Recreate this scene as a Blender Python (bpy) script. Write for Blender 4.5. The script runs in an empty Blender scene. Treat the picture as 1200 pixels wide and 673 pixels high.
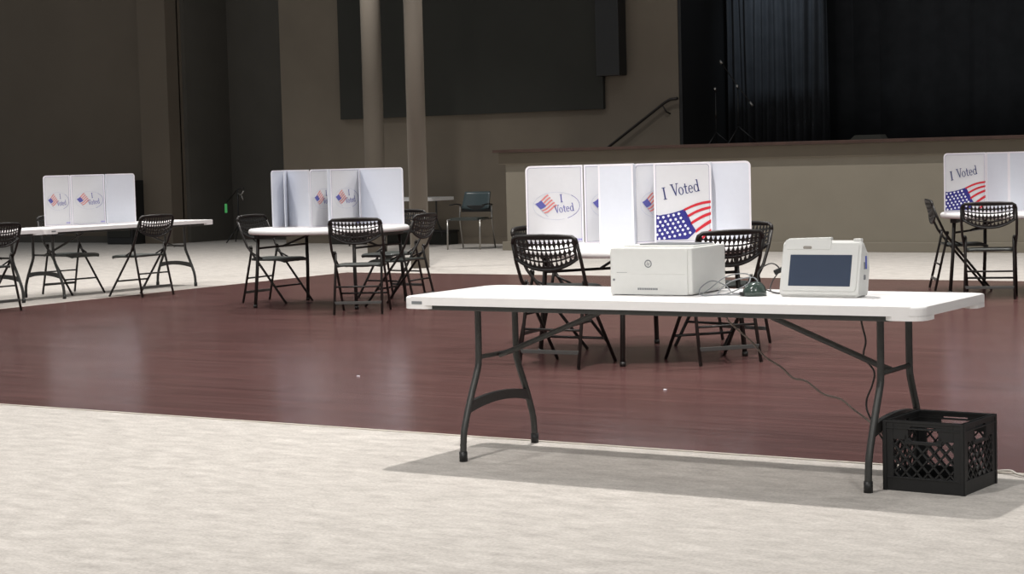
import bpy, bmesh, math, random
from mathutils import Vector, Matrix
random.seed(7)
PI = math.pi
R = math.radians
scn = bpy.context.scene
col = scn.collection

# ------------------------------------------------------------------ camera
F_PX, PITCH, ROLL, CAM_H, YAW = 2230.0, 0.0676, -0.0259, 1.349, -0.569
cam_d = bpy.data.cameras.new('camera')
cam = bpy.data.objects.new('camera', cam_d); col.objects.link(cam)
cam_d.sensor_width = 36.0; cam_d.lens = F_PX / 1200.0 * 36.0
cam_d.clip_start = 0.05; cam_d.clip_end = 200
_c, _s = math.cos(YAW), math.sin(YAW)
def _w(v): return Vector((_c*v.x + _s*v.y, -_s*v.x + _c*v.y, v.z))
_fw = Vector((0, math.cos(PITCH), -math.sin(PITCH))); _up = Vector((0, math.sin(PITCH), math.cos(PITCH))); _rt = Vector((1, 0, 0))
_rt2 = _rt*math.cos(ROLL) + _up*math.sin(ROLL); _up2 = -_rt*math.sin(ROLL) + _up*math.cos(ROLL)
m = Matrix.Identity(4)
for i, v in enumerate((_w(_rt2), _w(_up2), -_w(_fw))):
    for j in range(3): m[j][i] = v[j]
m[2][3] = CAM_H
cam.matrix_world = m
scn.camera = cam

# ------------------------------------------------------------------ light
scn.view_settings.view_transform = 'Standard'
scn.view_settings.look = 'None'
scn.view_settings.gamma = 1.0
scn.view_settings.exposure = 0.0
scn.view_settings.use_curve_mapping = False
w = bpy.data.worlds.new('world'); scn.world = w; w.use_nodes = True
w.node_tree.nodes['Background'].inputs[0].default_value = (0.93, 0.97, 1.0, 1)
w.node_tree.nodes['Background'].inputs[1].default_value = 0.25

def spot(name, loc, target, power, size=110, blend=0.7, rad=0.12, color=(1.0, 0.96, 0.9)):
    d = bpy.data.lights.new(name, 'SPOT'); d.energy = power; d.spot_size = R(size); d.spot_blend = blend
    d.shadow_soft_size = rad; d.color = color
    o = bpy.data.objects.new(name, d); col.objects.link(o); o.location = loc
    o.rotation_euler = (Vector(target) - Vector(loc)).to_track_quat('-Z', 'Y').to_euler()
    return o
K = 1.0
# ceiling down-lights over the hall
WH = (1.0, 0.965, 0.93)
for (x, y, p) in [(-5.3, 9.0, 1750), (-1.9, 8.9, 260), (-9.6, 8.6, 420), (-4.4, 3.2, 1050), (-9.6, 3.0, 240), (0.7, 3.0, 200),
                  (-12.6, 8.6, 700), (-8.3, 12.8, 800), (-4.4, 13.0, 1000), (-12.2, 12.8, 900), (-0.5, 12.8, 700),
                  (-16.6, 12.6, 1000), (-8.5, 17.2, 1000), (-4.5, 17.2, 1100), (-12.5, 17.4, 1100), (-16.5, 17.4, 1000),
                  (-20.5, 17.2, 900), (-4.5, 21.3, 700), (-8.5, 21.3, 700), (-12.5, 21.3, 700), (-16.5, 21.3, 700), (-20.5, 21.3, 500)]:
    spot('ceiling_downlight', (x, y, 6.4), (x, y, 0), p*K*0.8, 118 if y < 9.5 else 100, 0.75, 0.07, WH)
# front wash hung behind the camera
for (x, y, p) in [(-3.0, -1.5, 1500), (2.5, 0.5, 1200)]:
    spot('wash_light', (x, y, 5.6), (x-5.5, y+11, 0.6), p*K*0.55, 62, 0.9, 0.25, WH)
# small cool spots on the stage curtain
spot('stage_spot', (-11.9, 25.6, 6.2), (-12.2, 26.9, 3.6), 620, 44, 1.0, 0.1, (0.72, 0.85, 1.0))

# ------------------------------------------------------------------ materials
def nodes(name):
    mt = bpy.data.materials.new(name); mt.use_nodes = True
    nt = mt.node_tree; return mt, nt, nt.nodes['Principled BSDF']
def mat(name, c, rough=0.5, metal=0.0, spec=0.5, noise=0.0, scale=40, bump=0.0, emit=None):
    mt, nt, b = nodes(name)
    b.inputs['Roughness'].default_value = rough; b.inputs['Metallic'].default_value = metal
    b.inputs['Specular IOR Level'].default_value = spec
    tc = nt.nodes.new('ShaderNodeTexCoord'); n = nt.nodes.new('ShaderNodeTexNoise')
    n.inputs['Scale'].default_value = scale; n.inputs['Detail'].default_value = 3
    nt.links.new(tc.outputs['Object'], n.inputs['Vector'])
    r = nt.nodes.new('ShaderNodeValToRGB'); a = noise
    r.color_ramp.elements[0].position = 0.3; r.color_ramp.elements[1].position = 0.7
    r.color_ramp.elements[0].color = tuple(x*(1-a) for x in c) + (1,)
    r.color_ramp.elements[1].color = tuple(min(1, x*(1+a)) for x in c) + (1,)
    nt.links.new(n.outputs['Fac'], r.inputs['Fac']); nt.links.new(r.outputs['Color'], b.inputs['Base Color'])
    if bump:
        bp = nt.nodes.new('ShaderNodeBump'); bp.inputs['Strength'].default_value = bump; bp.inputs['Distance'].default_value = 0.002
        nt.links.new(n.outputs['Fac'], bp.inputs['Height']); nt.links.new(bp.outputs['Normal'], b.inputs['Normal'])
    return mt
M = {}
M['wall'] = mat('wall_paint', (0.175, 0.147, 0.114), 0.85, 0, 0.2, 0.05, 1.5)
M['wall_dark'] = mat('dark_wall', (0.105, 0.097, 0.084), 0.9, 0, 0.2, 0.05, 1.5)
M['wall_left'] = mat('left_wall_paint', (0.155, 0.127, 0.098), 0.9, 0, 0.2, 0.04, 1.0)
M['trim'] = mat('light_floor_trim', (0.50, 0.46, 0.40), 0.6)
M['stage'] = mat('stage_face_paint', (0.265, 0.236, 0.186), 0.6, 0, 0.35, 0.04, 2)
M['stage_band'] = mat('stage_band_paint', (0.150, 0.125, 0.092), 0.6, 0, 0.3, 0.04, 3)
M['stage_cap'] = mat('stage_wood_cap', (0.065, 0.036, 0.027), 0.35, 0, 0.5, 0.15, 8)
M['column'] = mat('column_paint', (0.19, 0.165, 0.135), 0.5, 0, 0.3, 0.03, 3)
M['curtain'] = mat('black_velour', (0.024, 0.026, 0.029), 0.8, 0, 0.3, 0.15, 5)
M['screen'] = mat('screen_fabric', (0.036, 0.036, 0.031), 0.8, 0, 0.2, 0.05, 2)
M['black'] = mat('black_plastic', (0.014, 0.014, 0.014), 0.45, 0, 0.5, 0.1, 60)
M['crate'] = mat('crate_plastic', (0.012, 0.012, 0.012), 0.5, 0, 0.45, 0.15, 40, 0.2)
M['tube'] = mat('black_steel_tube', (0.024, 0.021, 0.019), 0.4, 0.3, 0.5, 0.1, 60)
M['mesh'] = mat('black_moulded_plastic', (0.016, 0.015, 0.014), 0.5, 0, 0.5, 0.1, 60)
M['seat'] = mat('dark_grey_seat_plastic', (0.045, 0.052, 0.047), 0.4, 0, 0.6, 0.12, 50)
M['flatbar'] = mat('grey_foot_bar_steel', (0.10, 0.10, 0.095), 0.4, 0.3, 0.5, 0.1, 50)
M['steel'] = mat('grey_powder_coated_steel', (0.055, 0.055, 0.052), 0.42, 0.35, 0.5, 0.1, 60)
M['white'] = mat('white_blow_moulded_plastic', (0.84, 0.82, 0.81), 0.45, 0, 0.5, 0.015, 30, 0.15)
M['panel'] = mat('white_corrugated_plastic', (0.68, 0.705, 0.775), 0.5, 0, 0.4, 0.01, 30)
M['panel_print'] = mat('white_printed_plastic', (0.66, 0.66, 0.68), 0.5, 0, 0.4, 0.01, 30)
M['edge'] = mat('white_panel_edge', (0.85, 0.82, 0.86), 0.5)
M['line'] = mat('lilac_grey_line', (0.30, 0.29, 0.42), 0.6)
M['ink'] = mat('navy_ink', (0.035, 0.045, 0.16), 0.6)
M['blue'] = mat('flag_blue_ink', (0.018, 0.016, 0.20), 0.6)
M['red'] = mat('flag_red_ink', (0.58, 0.015, 0.03), 0.6)
M['pink'] = mat('sticker_red_ink', (0.66, 0.22, 0.20), 0.6)
M['sblue'] = mat('sticker_blue_ink', (0.10, 0.10, 0.36), 0.6)
M['star'] = mat('white_ink', (0.80, 0.80, 0.86), 0.6)
M['pale'] = mat('pale_grey_ink', (0.42, 0.45, 0.58), 0.6)
M['seal'] = mat('violet_seal_ink', (0.30, 0.28, 0.62), 0.6)
M['printer'] = mat('off_white_printer_plastic', (0.66, 0.66, 0.635), 0.5, 0, 0.4, 0.01, 40)
M['printer_side'] = M['printer']
M['greyink'] = mat('grey_logo_ink', (0.20, 0.21, 0.22), 0.5)
M['glass'] = mat('dark_screen_glass', (0.045, 0.060, 0.095), 0.22, 0, 0.5, 0.03, 3)
M['cable'] = mat('black_cable', (0.03, 0.028, 0.026), 0.5)
M['cable_grey'] = mat('grey_brown_cable', (0.17, 0.14, 0.12), 0.35, 0.2)
M['cable_white'] = mat('pale_cable', (0.55, 0.52, 0.47), 0.5)
M['mouse'] = mat('glossy_dark_green_plastic', (0.035, 0.055, 0.045), 0.2, 0, 0.7)
M['chrome'] = mat('satin_chrome', (0.42, 0.40, 0.37), 0.3, 0.9)
M['chairback'] = mat('dark_teal_plastic', (0.035, 0.055, 0.060), 0.35, 0, 0.6)
M['outlet'] = mat('outlet_grey', (0.26, 0.24, 0.21), 0.5)
M['rail'] = mat('dark_rail_metal', (0.03, 0.025, 0.022), 0.4, 0.4)
M['yellow'] = mat('yellow_brown_card', (0.38, 0.27, 0.06), 0.6, 0, 0.3, 0.4, 60)
M['blueplastic'] = mat('blue_plastic', (0.05, 0.08, 0.42), 0.4)
mt, nt, b = nodes('glowing_green_tag'); b.inputs['Base Color'].default_value = (0.08, 0.45, 0.12, 1); b.inputs['Emission Color'].default_value = (0.15, 0.8, 0.25, 1); b.inputs['Emission Strength'].default_value = 0.15; M['green'] = mt  # the tag is no lamp; a weak green glow is put into its material

def carpet_mat():
    mt, nt, b = nodes('beige_carpet')
    b.inputs['Roughness'].default_value = 0.9; b.inputs['Specular IOR Level'].default_value = 0.15
    tc = nt.nodes.new('ShaderNodeTexCoord')
    mp = nt.nodes.new('ShaderNodeMapping'); mp.inputs['Scale'].default_value = (0.8, 1.6, 1); mp.inputs['Rotation'].default_value = (0, 0, 0.5)
    nt.links.new(tc.outputs['Object'], mp.inputs['Vector'])
    n1 = nt.nodes.new('ShaderNodeTexNoise'); n1.inputs['Scale'].default_value = 7; n1.inputs['Detail'].default_value = 8; n1.inputs['Roughness'].default_value = 0.75
    n2 = nt.nodes.new('ShaderNodeTexNoise'); n2.inputs['Scale'].default_value = 75; n2.inputs['Detail'].default_value = 2
    nt.links.new(mp.outputs['Vector'], n1.inputs['Vector']); nt.links.new(tc.outputs['Object'], n2.inputs['Vector'])
    r = nt.nodes.new('ShaderNodeValToRGB')
    r.color_ramp.elements[0].position = 0.30; r.color_ramp.elements[0].color = (0.40, 0.372, 0.342, 1)
    r.color_ramp.elements[1].position = 0.72; r.color_ramp.elements[1].color = (0.645, 0.605, 0.56, 1)
    nt.links.new(n1.outputs['Fac'], r.inputs['Fac'])
    r2 = nt.nodes.new('ShaderNodeValToRGB')
    r2.color_ramp.elements[0].position = 0.3; r2.color_ramp.elements[0].color = (0.80, 0.80, 0.79, 1)
    r2.color_ramp.elements[1].position = 0.6; r2.color_ramp.elements[1].color = (1, 1, 1, 1)
    nt.links.new(n2.outputs['Fac'], r2.inputs['Fac'])
    mx = nt.nodes.new('ShaderNodeMix'); mx.data_type = 'RGBA'; mx.blend_type = 'MULTIPLY'; mx.inputs['Factor'].default_value = 0.8
    nt.links.new(r.outputs['Color'], mx.inputs['A']); nt.links.new(r2.outputs['Color'], mx.inputs['B'])
    nt.links.new(mx.outputs['Result'], b.inputs['Base Color'])
    bp = nt.nodes.new('ShaderNodeBump'); bp.inputs['Strength'].default_value = 0.35; bp.inputs['Distance'].default_value = 0.006
    nt.links.new(n2.outputs['Fac'], bp.inputs['Height']); nt.links.new(bp.outputs['Normal'], b.inputs['Normal'])
    return mt
def dance_mat():
    mt, nt, b = nodes('red_brown_wood_floor')
    tc = nt.nodes.new('ShaderNodeTexCoord')
    mp = nt.nodes.new('ShaderNodeMapping'); mp.inputs['Scale'].default_value = (0.45, 9.0, 1)
    nt.links.new(tc.outputs['Object'], mp.inputs['Vector'])
    n1 = nt.nodes.new('ShaderNodeTexNoise'); n1.inputs['Scale'].default_value = 2.2; n1.inputs['Detail'].default_value = 6; n1.inputs['Roughness'].default_value = 0.7
    nt.links.new(mp.outputs['Vector'], n1.inputs['Vector'])
    br = nt.nodes.new('ShaderNodeTexBrick'); br.inputs['Scale'].default_value = 1.0
    br.inputs['Brick Width'].default_value = 1.2; br.inputs['Row Height'].default_value = 0.11; br.inputs['Mortar Size'].default_value = 0.003
    br.inputs['Color1'].default_value = (0.92, 0.92, 0.92, 1); br.inputs['Color2'].default_value = (1.08, 1.05, 1.05, 1); br.inputs['Mortar'].default_value = (0.72, 0.7, 0.7, 1)
    nt.links.new(tc.outputs['Object'], br.inputs['Vector'])
    r = nt.nodes.new('ShaderNodeValToRGB')
    r.color_ramp.elements[0].position = 0.32; r.color_ramp.elements[0].color = (0.086, 0.040, 0.037, 1)
    r.color_ramp.elements[1].position = 0.70; r.color_ramp.elements[1].color = (0.152, 0.078, 0.073, 1)
    nt.links.new(n1.outputs['Fac'], r.inputs['Fac'])
    mx = nt.nodes.new('ShaderNodeMix'); mx.data_type = 'RGBA'; mx.blend_type = 'MULTIPLY'; mx.inputs['Factor'].default_value = 1
    nt.links.new(r.outputs['Color'], mx.inputs['A']); nt.links.new(br.outputs['Color'], mx.inputs['B'])
    nt.links.new(mx.outputs['Result'], b.inputs['Base Color'])
    n3 = nt.nodes.new('ShaderNodeTexNoise'); n3.inputs['Scale'].default_value = 0.8; n3.inputs['Detail'].default_value = 4
    nt.links.new(tc.outputs['Object'], n3.inputs['Vector'])
    rr = nt.nodes.new('ShaderNodeMapRange'); rr.inputs['To Min'].default_value = 0.17; rr.inputs['To Max'].default_value = 0.27
    nt.links.new(n3.outputs['Fac'], rr.inputs['Value']); nt.links.new(rr.outputs['Result'], b.inputs['Roughness'])
    b.inputs['Specular IOR Level'].default_value = 0.42
    bp = nt.nodes.new('ShaderNodeBump'); bp.inputs['Strength'].default_value = 0.05; bp.inputs['Distance'].default_value = 0.002
    nt.links.new(n1.outputs['Fac'], bp.inputs['Height']); nt.links.new(bp.outputs['Normal'], b.inputs['Normal'])
    return mt
M['carpet'] = carpet_mat(); M['dance'] = dance_mat()

# ------------------------------------------------------------------ helpers
def newbm(): return bmesh.new()
def box(bm, c, s, bev=0.0, rz=0.0, mi=0, rx=0.0, ry=0.0):
    r = bmesh.ops.create_cube(bm, size=1.0)
    vs = r['verts']
    bmesh.ops.scale(bm, vec=s, verts=vs)
    fs = list({f for v in vs for f in v.link_faces})
    if bev > 0:
        es = list({e for v in vs for e in v.link_edges})
        rr = bmesh.ops.bevel(bm, geom=es, offset=bev, segments=2, affect='EDGES', profile=0.6)
        vs = list({v for f in rr['faces'] for v in f.verts} | {v for v in vs if v.is_valid})
        fs = list({f for v in vs for f in v.link_faces})
    mm = Matrix.Translation(c) @ Matrix.Rotation(rz, 4, 'Z') @ Matrix.Rotation(ry, 4, 'Y') @ Matrix.Rotation(rx, 4, 'X')
    bmesh.ops.transform(bm, matrix=mm, verts=vs)
    for f in fs: f.material_index = mi
def smooth_path(pts, n=5):
    P = [Vector(p) for p in pts]
    if len(P) < 3: return P
    out = []
    for i in range(len(P)-1):
        p0 = P[max(i-1, 0)]; p1 = P[i]; p2 = P[i+1]; p3 = P[min(i+2, len(P)-1)]
        for k in range(n):
            t = k/n
            out.append(0.5*((2*p1) + (-p0+p2)*t + (2*p0-5*p1+4*p2-p3)*t*t + (-p0+3*p1-3*p2+p3)*t**3))
    out.append(P[-1]); return out
def tube(bm, pts, r, seg=8, cap=True, flat=1.0, smooth=False, closed=False):
    P = smooth_path(pts) if smooth else [Vector(p) for p in pts]
    n = len(P); rings = []
    up = Vector((0, 0, 1)); prev = None
    for i in range(n):
        if closed: t = (P[(i+1) % n] - P[i-1]).normalized()
        else: t = (P[min(i+1, n-1)] - P[max(i-1, 0)]).normalized()
        if prev is None:
            a = t.cross(up)
            if a.length < 1e-3: a = t.cross(Vector((0, 1, 0)))
            a.normalize()
        else:
            a = prev - t*prev.dot(t)
            if a.length < 1e-4: a = t.cross(up)
            a.normalize()
        prev = a; b_ = t.cross(a)
        k = 1.0
        if 0 < i < n-1:
            u1 = (P[i]-P[i-1]).normalized(); u2 = (P[i+1]-P[i]).normalized()
            k = 1.0/max(0.6, math.sqrt(max(0.0, (1+u1.dot(u2))/2)))
        rings.append([bm.verts.new(P[i] + a*math.cos(2*PI*j/seg)*r*k + b_*math.sin(2*PI*j/seg)*r*flat*k) for j in range(seg)])
    for i in range(n-1 if not closed else n):
        A, B = rings[i], rings[(i+1) % n]
        for j in range(seg):
            f = bm.faces.new((A[j], A[(j+1) % seg], B[(j+1) % seg], B[j])); f.smooth = True
    if cap and not closed:
        bm.faces.new(list(reversed(rings[0]))); bm.faces.new(rings[-1])
def prism(bm, poly, z0, z1, mi=0, plane='XY'):
    """extrude a 2D outline; plane XY: along z; XZ: along y"""
    def P(a, b_, h): return (a, b_, h) if plane == 'XY' else ((a, h, b_) if plane == 'XZ' else (h, a, b_))
    A = [bm.verts.new(P(a, b_, z0)) for a, b_ in poly]; B = [bm.verts.new(P(a, b_, z1)) for a, b_ in poly]
    n = len(poly); fs = [bm.faces.new(list(reversed(A))), bm.faces.new(B)]
    for i in range(n): fs.append(bm.faces.new((A[i], A[(i+1) % n], B[(i+1) % n], B[i])))
    for f in fs: f.material_index = mi
    return fs
def rrect(x0, y0, x1, y1, r, n=6, corners=(1, 1, 1, 1)):
    """corner order: bottom-left, bottom-right, top-right, top-left"""
    out = []
    for k, (cx, cy, a0, sx, sy) in enumerate(((x0+r, y0+r, PI, x0, y0), (x1-r, y0+r, 1.5*PI, x1, y0), (x1-r, y1-r, 0, x1, y1), (x0+r, y1-r, 0.5*PI, x0, y1))):
        if corners[k]:
            for i in range(n+1):
                a = a0 + 0.5*PI*i/n; out.append((cx+r*math.cos(a), cy+r*math.sin(a)))
        else: out.append((sx, sy))
    return out
def obj(name, bm, m, parent=None, loc=None, fix=True):
    if fix: bmesh.ops.recalc_face_normals(bm, faces=bm.faces)
    me = bpy.data.meshes.new(name); bm.to_mesh(me); bm.free()
    for x in (m if isinstance(m, (list, tuple)) else [m]): me.materials.append(M[x])
    o = bpy.data.objects.new(name, me); col.objects.link(o)
    if parent is not None: o.parent = parent
    if loc is not None: o.location = loc
    return o
def tag(o, label, cat, group=None):
    o['label'] = label; o['category'] = cat
    if group: o['group'] = group
    return o
def thing(name, label, cat, loc=(0, 0, 0), rz=0.0, group=None):
    o = bpy.data.objects.new(name, None); col.objects.link(o)
    o.location = loc; o.rotation_euler = (0, 0, rz); o.empty_display_size = 0.1
    return tag(o, label, cat, group)
def struct(name, bm, m, parent=None, loc=None):
    o = obj(name, bm, m, parent, loc)
    if parent is None: o['kind'] = 'structure'
    return o
def dup(root, loc, rz, label):
    r = root.copy(); col.objects.link(r); r.location = loc; r.rotation_euler = (0, 0, rz); r['label'] = label
    for ch in [o for o in bpy.data.objects if o.parent == root]:
        c = ch.copy(); col.objects.link(c); c.parent = r
        for g in [o for o in bpy.data.objects if o.parent == ch]:
            d = g.copy(); col.objects.link(d); d.parent = c
    return r

# ------------------------------------------------------------------ the hall
bm = newbm(); box(bm, (-10, 10, -0.05), (44, 40, 0.1)); struct('floor', bm, 'carpet')
bm = newbm(); box(bm, (-4.13, 13.10, -0.02), (20.26, 10.92, 0.046)); struct('floor_wood_inlay', bm, 'dance')
bm = newbm()
for (c_, s_) in (((-4.13, 7.634, 0.0), (20.30, 0.022, 0.008)), ((-4.13, 18.566, 0.0), (20.30, 0.022, 0.008)), ((-14.266, 13.1, 0.0), (0.022, 10.95, 0.008))):
    box(bm, c_, s_)
struct('trim_1', bm, 'trim')
# back wall with its parts left of the stage
bm = newbm(); box(bm, (-16.85, 25.40, 3.5), (7.40, 0.20, 7.0)); struct('wall_back', bm, 'wall')
bm = newbm(); box(bm, (-20.64, 25.95, 3.5), (0.18, 1.30, 7.0)); struct('wall_back_return', bm, 'wall')
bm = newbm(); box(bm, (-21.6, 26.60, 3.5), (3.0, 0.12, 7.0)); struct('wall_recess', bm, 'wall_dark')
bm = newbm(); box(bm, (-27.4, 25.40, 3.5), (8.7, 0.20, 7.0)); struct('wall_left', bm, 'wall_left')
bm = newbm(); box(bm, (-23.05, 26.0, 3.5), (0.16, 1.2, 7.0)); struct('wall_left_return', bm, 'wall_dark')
bm = newbm(); box(bm, (-23.38, 25.17, 3.5), (0.66, 0.32, 7.0)); struct('wall_pilaster', bm, 'wall_left')
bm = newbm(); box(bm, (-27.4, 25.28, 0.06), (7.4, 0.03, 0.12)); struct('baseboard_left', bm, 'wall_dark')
bm = newbm(); box(bm, (-17.9, 25.285, 0.05), (5.2, 0.02, 0.10)); struct('baseboard_back', bm, 'wall')

# stage
bm = newbm(); box(bm, (-5.1, 24.62, 0.715), (20.0, 2.2, 1.43)); box(bm, (-2.5, 26.8, 0.715), (21.2, 2.3, 1.43)); struct('stage_face', bm, 'stage')
bm = newbm(); box(bm, (-5.12, 24.60, 1.345), (20.14, 2.26, 0.17), 0.004); struct('stage_band', bm, 'stage_band')
bm = newbm(); box(bm, (-5.12, 24.58, 1.452), (20.26, 2.36, 0.045), 0.008); box(bm, (-2.5, 26.8, 1.452), (21.2, 2.3, 0.045)); struct('stage_cap', bm, 'stage_cap')
bm = newbm(); box(bm, (-5.12, 23.505, 0.065), (20.10, 0.035, 0.13), 0.006); box(bm, (-15.12, 24.5, 0.065), (0.035, 2.0, 0.13)); struct('baseboard_stage', bm, 'stage')
# proscenium return
bm = newbm(); box(bm, (-13.125, 26.5, 4.24), (0.05, 2.38, 5.52)); struct('wall_proscenium', bm, 'black')
bm = newbm(); box(bm, (-4.0, 28.2, 3.5), (20, 0.12, 7.0)); struct('wall_stage', bm, 'wall_dark')

# curtains: pleated sheets
def curtain(name, label, x0, x1, y, z0, z1, amp, pleat, seed, group='black stage curtains'):
    rnd = random.Random(seed); bm = newbm()
    xs = []; x = x0
    ph = 0
    n = int((x1-x0)/0.018)
    rows = []
    w_ = [rnd.uniform(0.7, 1.4) for _ in range(int((x1-x0)/pleat)+4)]
    pos = []; acc = x0
    for q in w_: pos.append(acc); acc += pleat*q
    for zi in range(7):
        z = z0 + (z1-z0)*zi/6; row = []
        for i in range(n+1):
            x = x0 + (x1-x0)*i/n
            k = 0
            while k+1 < len(pos) and pos[k+1] < x: k += 1
            wd = pleat*w_[k]; t = (x-pos[k])/wd
            d = amp*(0.5-0.5*math.cos(2*PI*t))**0.8*(0.75+0.35*math.sin(k*2.3+zi*0.35))
            row.append(bm.verts.new((x + 0.02*math.sin(zi*0.7+k), y - d, z)))
        rows.append(row)
    for a, b_ in zip(rows, rows[1:]):
        for i in range(n):
            f = bm.faces.new((a[i], a[i+1], b_[i+1], b_[i])); f.smooth = True
    o = obj(name, bm, 'curtain', fix=False)
    md = o.modifiers.new('thickness', 'SOLIDIFY'); md.thickness = 0.006
    return tag(o, label, 'curtain', group)
curtain('stage_curtain', 'black pleated curtain leg hanging at the left end of the stage opening', -13.06, -11.35, 26.75, 1.476, 6.6, 0.12, 0.115, 3)
curtain('stage_curtain', 'wide flat black curtain closing off the back of the stage', -12.2, 4.0, 27.7, 1.476, 6.6, 0.03, 0.35, 5)

# columns
for (x, y, r_) in ((-16.87, 22.70, 0.148), (-13.88, 19.57, 0.118)):
    bm = newbm(); tube(bm, [(0, 0, 0), (0, 0, 7.0)], r_, 40)
    struct('column', bm, 'column', None, (x, y, 0))

# projection screen and tall dark strip beside it
bm = newbm(); prism(bm, [(-19.42, 2.06), (-14.40, 2.06), (-14.40, 5.2), (-19.42, 5.2)], 25.22, 25.285, 0, 'XZ')
tag(obj('wall_panel', bm, 'screen'), 'wide dark panel high on the wall behind the two columns', 'panel')
bm = newbm(); box(bm, (-14.21, 25.16, 3.95), (0.40, 0.24, 2.80), 0.015)
tag(obj('column_speaker', bm, 'black'), 'tall narrow black wall unit at the right edge of the dark panel', 'speaker')

# handrail
h = thing('handrail', 'dark metal handrail sloping up the wall towards the stage', 'handrail', (-14.9, 25.2, 0))
bm = newbm(); tube(bm, [(-0.1, 0, 1.02), (0.63, 0, 1.51), (1.57, 0, 2.12), (1.66, 0, 2.16), (1.78, 0, 2.17)], 0.021, 8); obj('rail', bm, 'rail', h)
for xx, zz in ((1.52, 2.08), (0.45, 1.39)):
    bm = newbm(); tube(bm, [(xx, 0, zz), (xx+0.05, 0.03, zz-0.10), (xx+0.08, 0.099, zz-0.13)], 0.012, 6); obj('bracket', bm, 'rail', h)
# wall outlet
t = thing('wall_outlet', 'small square socket plate low on the wall behind the armchair', 'outlet', (-16.98, 25.297, 0.62))
bm = newbm(); box(bm, (0, -0.008, 0), (0.16, 0.016, 0.16), 0.004); obj('plate', bm, 'outlet', t)
for xx in (-0.035, 0.035):
    bm = newbm(); box(bm, (xx, -0.018, 0), (0.035, 0.006, 0.08), 0.002); obj('socket', bm, 'black', t)

# black loudspeaker by the left wall
t = thing('loudspeaker', 'black floor loudspeaker cabinet against the left wall beside the pilaster', 'speaker', (-24.03, 24.9, 0))
bm = newbm(); box(bm, (0, 0, 0.565), (0.62, 0.40, 1.13), 0.02); obj('cabinet', bm, 'black', t)
bm = newbm(); box(bm, (0, -0.205, 0.60), (0.54, 0.02, 0.95), 0.008); obj('grille', bm, 'screen', t)

# ------------------------------------------------------------------ mic stands
def tripod(root, mt='black', spread=0.28, zh=0.26):
    for k in range(3):
        a = 2*PI*k/3+0.4
        bm = newbm(); tube(bm, [(0, 0, zh), (spread*math.cos(a), spread*math.sin(a), 0.008)], 0.009, 6); obj('leg', bm, mt, root)
t = thing('microphone_stand', 'black boom microphone stand on stage before the pleated curtain', 'microphone stand', (-12.45, 25.85, 1.474))
bm = newbm(); tube(bm, [(0, 0, 0.2), (0, 0, 0.86)], 0.010, 8); obj('pole', bm, 'black', t)
bm = newbm(); tube(bm, [(-0.25, 0, 1.20), (0.0, 0, 0.86), (0.24, 0, 0.56)], 0.008, 8); obj('boom', bm, 'rail', t)
bm = newbm(); tube(bm, [(-0.25, 0, 1.20), (-0.29, 0, 1.255)], 0.022, 8); obj('microphone', bm, 'chrome', t)
bm = newbm(); tube(bm, [(0.19, 0, 0.62), (0.24, 0, 0.555)], 0.018, 8); obj('counterweight', bm, 'chrome', t)
bm = newbm(); box(bm, (0, -0.015, 0.86), (0.03, 0.03, 0.04), 0.006); obj('clutch', bm, 'chrome', t)
tripod(t)
t = thing('microphone_stand', 'short upright microphone stand left of the boom stand on stage', 'microphone stand', (-12.77, 25.75, 1.474))
bm = newbm(); tube(bm, [(0, 0, 0.0), (0, 0, 0.80)], 0.009, 8); obj('pole', bm, 'black', t)
bm = newbm(); tube(bm, [(0, 0, 0.38), (0, 0, 0.52)], 0.013, 8); obj('clutch', bm, 'rail', t)
bm = newbm(); tube(bm, [(0, 0, 0.80), (0, -0.02, 0.85)], 0.018, 8); obj('microphone', bm, 'chrome', t)
tripod(t, 'black', 0.2, 0.18)
t = thing('stage_monitor', 'low dark wedge lying on the stage near its front edge', 'speaker', (-9.81, 24.4, 1.4745))
bm = newbm(); prism(bm, [(-0.24, 0), (0.24, 0), (0.20, 0.065), (-0.16, 0.065)], -0.1, 0.1, 0, 'XZ'); obj('body', bm, 'screen', t)

t = thing('lighting_stand', 'dark boom stand with a small green tag before the dark recess', 'stand', (-21.95, 25.5, 0))
bm = newbm(); tube(bm, [(0, 0, 0.2), (0, 0, 0.93)], 0.014, 8); obj('pole', bm, 'black', t)
bm = newbm(); tube(bm, [(-0.26, 0, 0.70), (0, 0, 0.93), (0.14, 0, 0.95)], 0.012, 8); obj('boom', bm, 'rail', t)
bm = newbm(); tube(bm, [(0.02, -0.02, 0.86), (0.10, -0.02, 0.83), (0.16, -0.02, 0.90)], 0.013, 6); tube(bm, [(0.10, -0.02, 0.83), (0.14, -0.02, 0.74)], 0.012, 6); obj('clamp', bm, 'chrome', t)
bm = newbm(); box(bm, (-0.27, -0.01, 0.60), (0.05, 0.02, 0.16), 0.008); obj('tag', bm, 'green', t)
tripod(t, 'black', 0.3, 0.3)

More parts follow.
